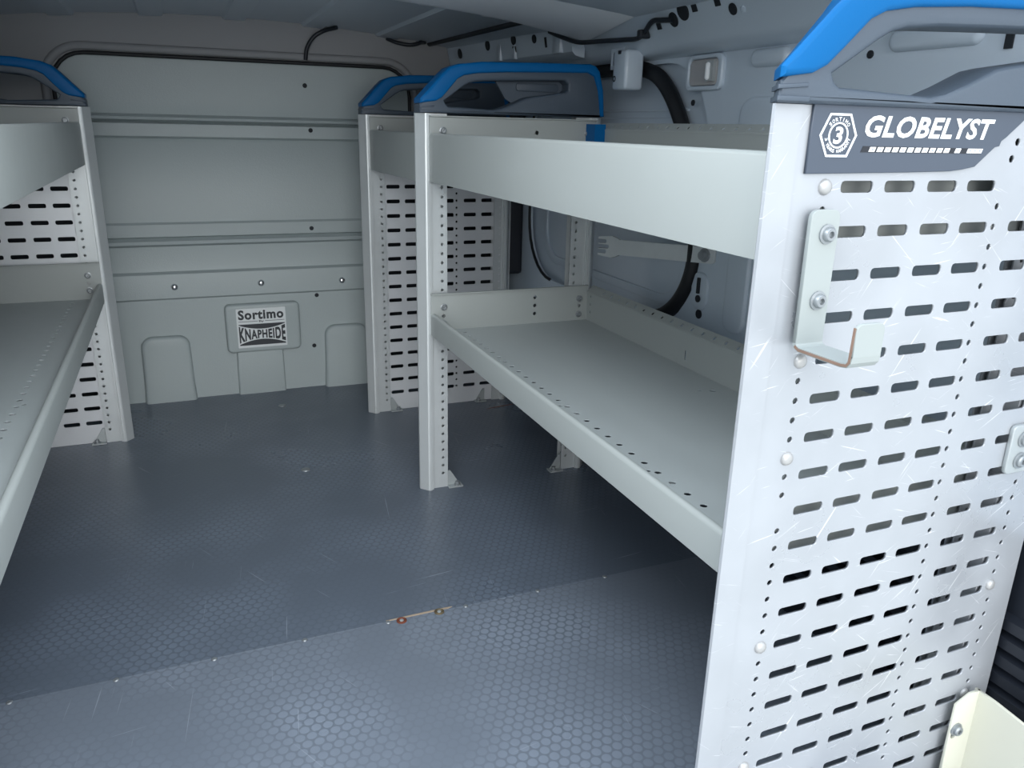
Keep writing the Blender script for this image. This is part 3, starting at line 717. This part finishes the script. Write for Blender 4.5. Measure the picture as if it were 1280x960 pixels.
# brace strap from the rack upright to the wall
bs = thing('brace_strap', 'forked grey steel strap running from the middle upright to the right wall', 'bracket', (1.72, 2.7, 1.07))
def BF(u, v, w):   # u along (0 at the upright), v up, w across
    return (1.672+.125*u+w, 3.06-.66*u, 1.068+.05*u+v)
fork = [(0, -.040), (.13, -.046), (.17, -.04), (.20, -.032), (.98, -.030), (1.0, -.022), (1.0, .022), (.98, .030), (.20, .032), (.17, .04), (.13, .046), (0, .040), (0, .030), (.075, .030), (.085, .022), (.075, .014), (0, .014), (0, .008), (.10, .008), (.11, 0), (.10, -.008), (0, -.008), (0, -.014), (.075, -.014), (.085, -.022), (.075, -.030), (0, -.030)]
obj('strap_bar', MB().plate(fork, [], .010, BF), 'galv', bs)
obj('bolt', MB().lathe(BF(.93, 0, -.004), (-1, -.19, 0), [(.026, 0), (.026, .006), (.018, .008), (.017, .022), (.008, .024)], 12), 'screw', bs, smooth=30)

# cables
c = obj('cable', MB().tube(spline([(1.60, 3.50, 1.96), (1.60, 3.36, 1.925), (1.61, 3.22, 1.895), (1.63, 3.06, 1.888), (1.665, 2.94, 1.885), rp(2.84, 1.895, .018), rp(2.74, 1.935, .015), rp(2.68, 1.935, .015), rp(2.62, 1.926, .004)], 6), .009, 8), 'cable', smooth=60)
tag(c, 'black cable running along the roof rail into a round hole above the latch housing', 'cable')
obj('cable_clip', MB().bevel_box(1.655, 1.70, 2.80, 2.83, 1.88, 1.91, .004, 1), 'cable', c)
c = obj('cable', MB().tube(spline([(.86, 4.60, 2.035), (.80, 4.66, 2.02), (.745, 4.675, 1.985), (.71, 4.68, 1.93), (.70, 4.69, 1.872)], 6), .011, 8), 'cable', smooth=60)
tag(c, 'short black cable curving from the roof edge down to the bulkhead seal', 'cable')
c = obj('cable', MB().tube(spline([(1.15, 4.69, 2.005), (1.20, 4.66, 1.985), (1.27, 4.64, 1.975), (1.33, 4.64, 1.99), (1.35, 4.66, 2.008)], 6), .010, 8), 'cable', smooth=60)
tag(c, 'looped black cable with a round plug under the front corner of the roof', 'cable')
obj('plug', MB().lathe((1.35, 4.66, 1.985), (0, 0, 1), [(.018, 0), (.020, .01), (.020, .022), (.010, .03)], 12), 'cable', c, smooth=40)

# ground outside the open rear doors
g = MB().box(-14, 14, -22, 8, -1.02, -.98); struct(obj('ground', g, 'concrete'))

# ---------------------------------------------------------------- shift meshes to their things and scale to metres
done = set()
for o in list(bpy.data.objects):
    if o.type != 'MESH': continue
    r = o
    while r.parent: r = r.parent
    L = Vector(r.location) if r.type == 'EMPTY' else Vector((0, 0, 0))
    me = o.data
    if '_local' in o:
        if me.name not in done: me.transform(Matrix.Scale(S, 4))
        o.location = (Vector(o.location)-L)*S
    elif r is o and o.type == 'MESH' and 'category' in o:
        cs = [v.co for v in me.vertices]; L = Vector(((min(v.x for v in cs)+max(v.x for v in cs))/2, (min(v.y for v in cs)+max(v.y for v in cs))/2, min(v.z for v in cs)))
        me.transform(Matrix.Scale(S, 4) @ Matrix.Translation(-L)); o.location = L*S
        for ch in o.children: ch.data.transform(Matrix.Translation(-L)); 
    else:
        me.transform(Matrix.Scale(S, 4) @ Matrix.Translation(-L))
    done.add(me.name)
for o in bpy.data.objects:
    if o.type == 'EMPTY': o.location = Vector(o.location)*S
for o in bpy.data.objects:
    if '_local' in o: del o['_local']

# ---------------------------------------------------------------- camera
cam = bpy.data.cameras.new('camera'); co = bpy.data.objects.new('camera', cam); COL.objects.link(co)
cam.sensor_fit = 'HORIZONTAL'; cam.sensor_width = 36; cam.lens = 36*987.7/1280; cam.clip_start = .02
a, b, c = (math.radians(v) for v in (22.6258, 17.9865, 1.34223))
fwd = Vector((math.sin(a)*math.cos(b), math.cos(a)*math.cos(b), -math.sin(b)))
r = Vector((math.cos(a), -math.sin(a), 0)); u = r.cross(fwd)
r2 = r*math.cos(c)+u*math.sin(c); u2 = -r*math.sin(c)+u*math.cos(c)
mw = Matrix((r2, u2, -fwd)).transposed().to_4x4(); mw.translation = Vector((0, 0, 1.55*S))
co.matrix_world = mw
sc.camera = co

# ---------------------------------------------------------------- light
w = bpy.data.worlds.new('sky'); sc.world = w; w.use_nodes = True
nt = w.node_tree; bg = nt.nodes['Background']
tc = nt.nodes.new('ShaderNodeTexCoord'); sep = nt.nodes.new('ShaderNodeSeparateXYZ'); rp_ = nt.nodes.new('ShaderNodeValToRGB')
nt.links.new(tc.outputs['Generated'], sep.inputs[0]); nt.links.new(sep.outputs['Z'], rp_.inputs[0])
rp_.color_ramp.elements[0].color = (.9, .95, 1, 1); rp_.color_ramp.elements[1].color = (1.6, 1.78, 2.0, 1)
nt.links.new(rp_.outputs[0], bg.inputs['Color']); bg.inputs['Strength'].default_value = 1.15
sun = bpy.data.lights.new('soft_sun', 'SUN'); sun.angle = math.radians(50); sun.energy = 1.6; sun.color = (1, .98, .95)
so = bpy.data.objects.new('soft_sun', sun); COL.objects.link(so); so.location = (-1, -4, 4)
so.rotation_euler = Vector((.12, 1, -.26)).to_track_quat('-Z', 'Y').to_euler()

fill = bpy.data.lights.new('interior_fill', 'AREA'); fill.shape = 'RECTANGLE'; fill.size = .45; fill.size_y = .9; fill.energy = 5.0; fill.color = (.88, .95, 1)  # unseen fill light added to lift trays and floor; no fitting here
lo = bpy.data.objects.new('interior_fill', fill); COL.objects.link(lo); lo.location = (.15*S, 1.3*S, 1.93*S)

fill2 = bpy.data.objects.new('interior_fill', fill.copy()); COL.objects.link(fill2); fill2.location = (.27*S, 2.6*S, 1.93*S); fill2.data.energy = .9  # second added fill light, weaker and further in

sc.view_settings.view_transform = 'Standard'; sc.view_settings.look = 'None'
sc.view_settings.gamma = 1; sc.view_settings.use_curve_mapping = False
sc.view_settings.exposure = 0.45
sc.cycles.max_bounces = 12; sc.cycles.diffuse_bounces = 8
sc.cycles.use_denoising = True
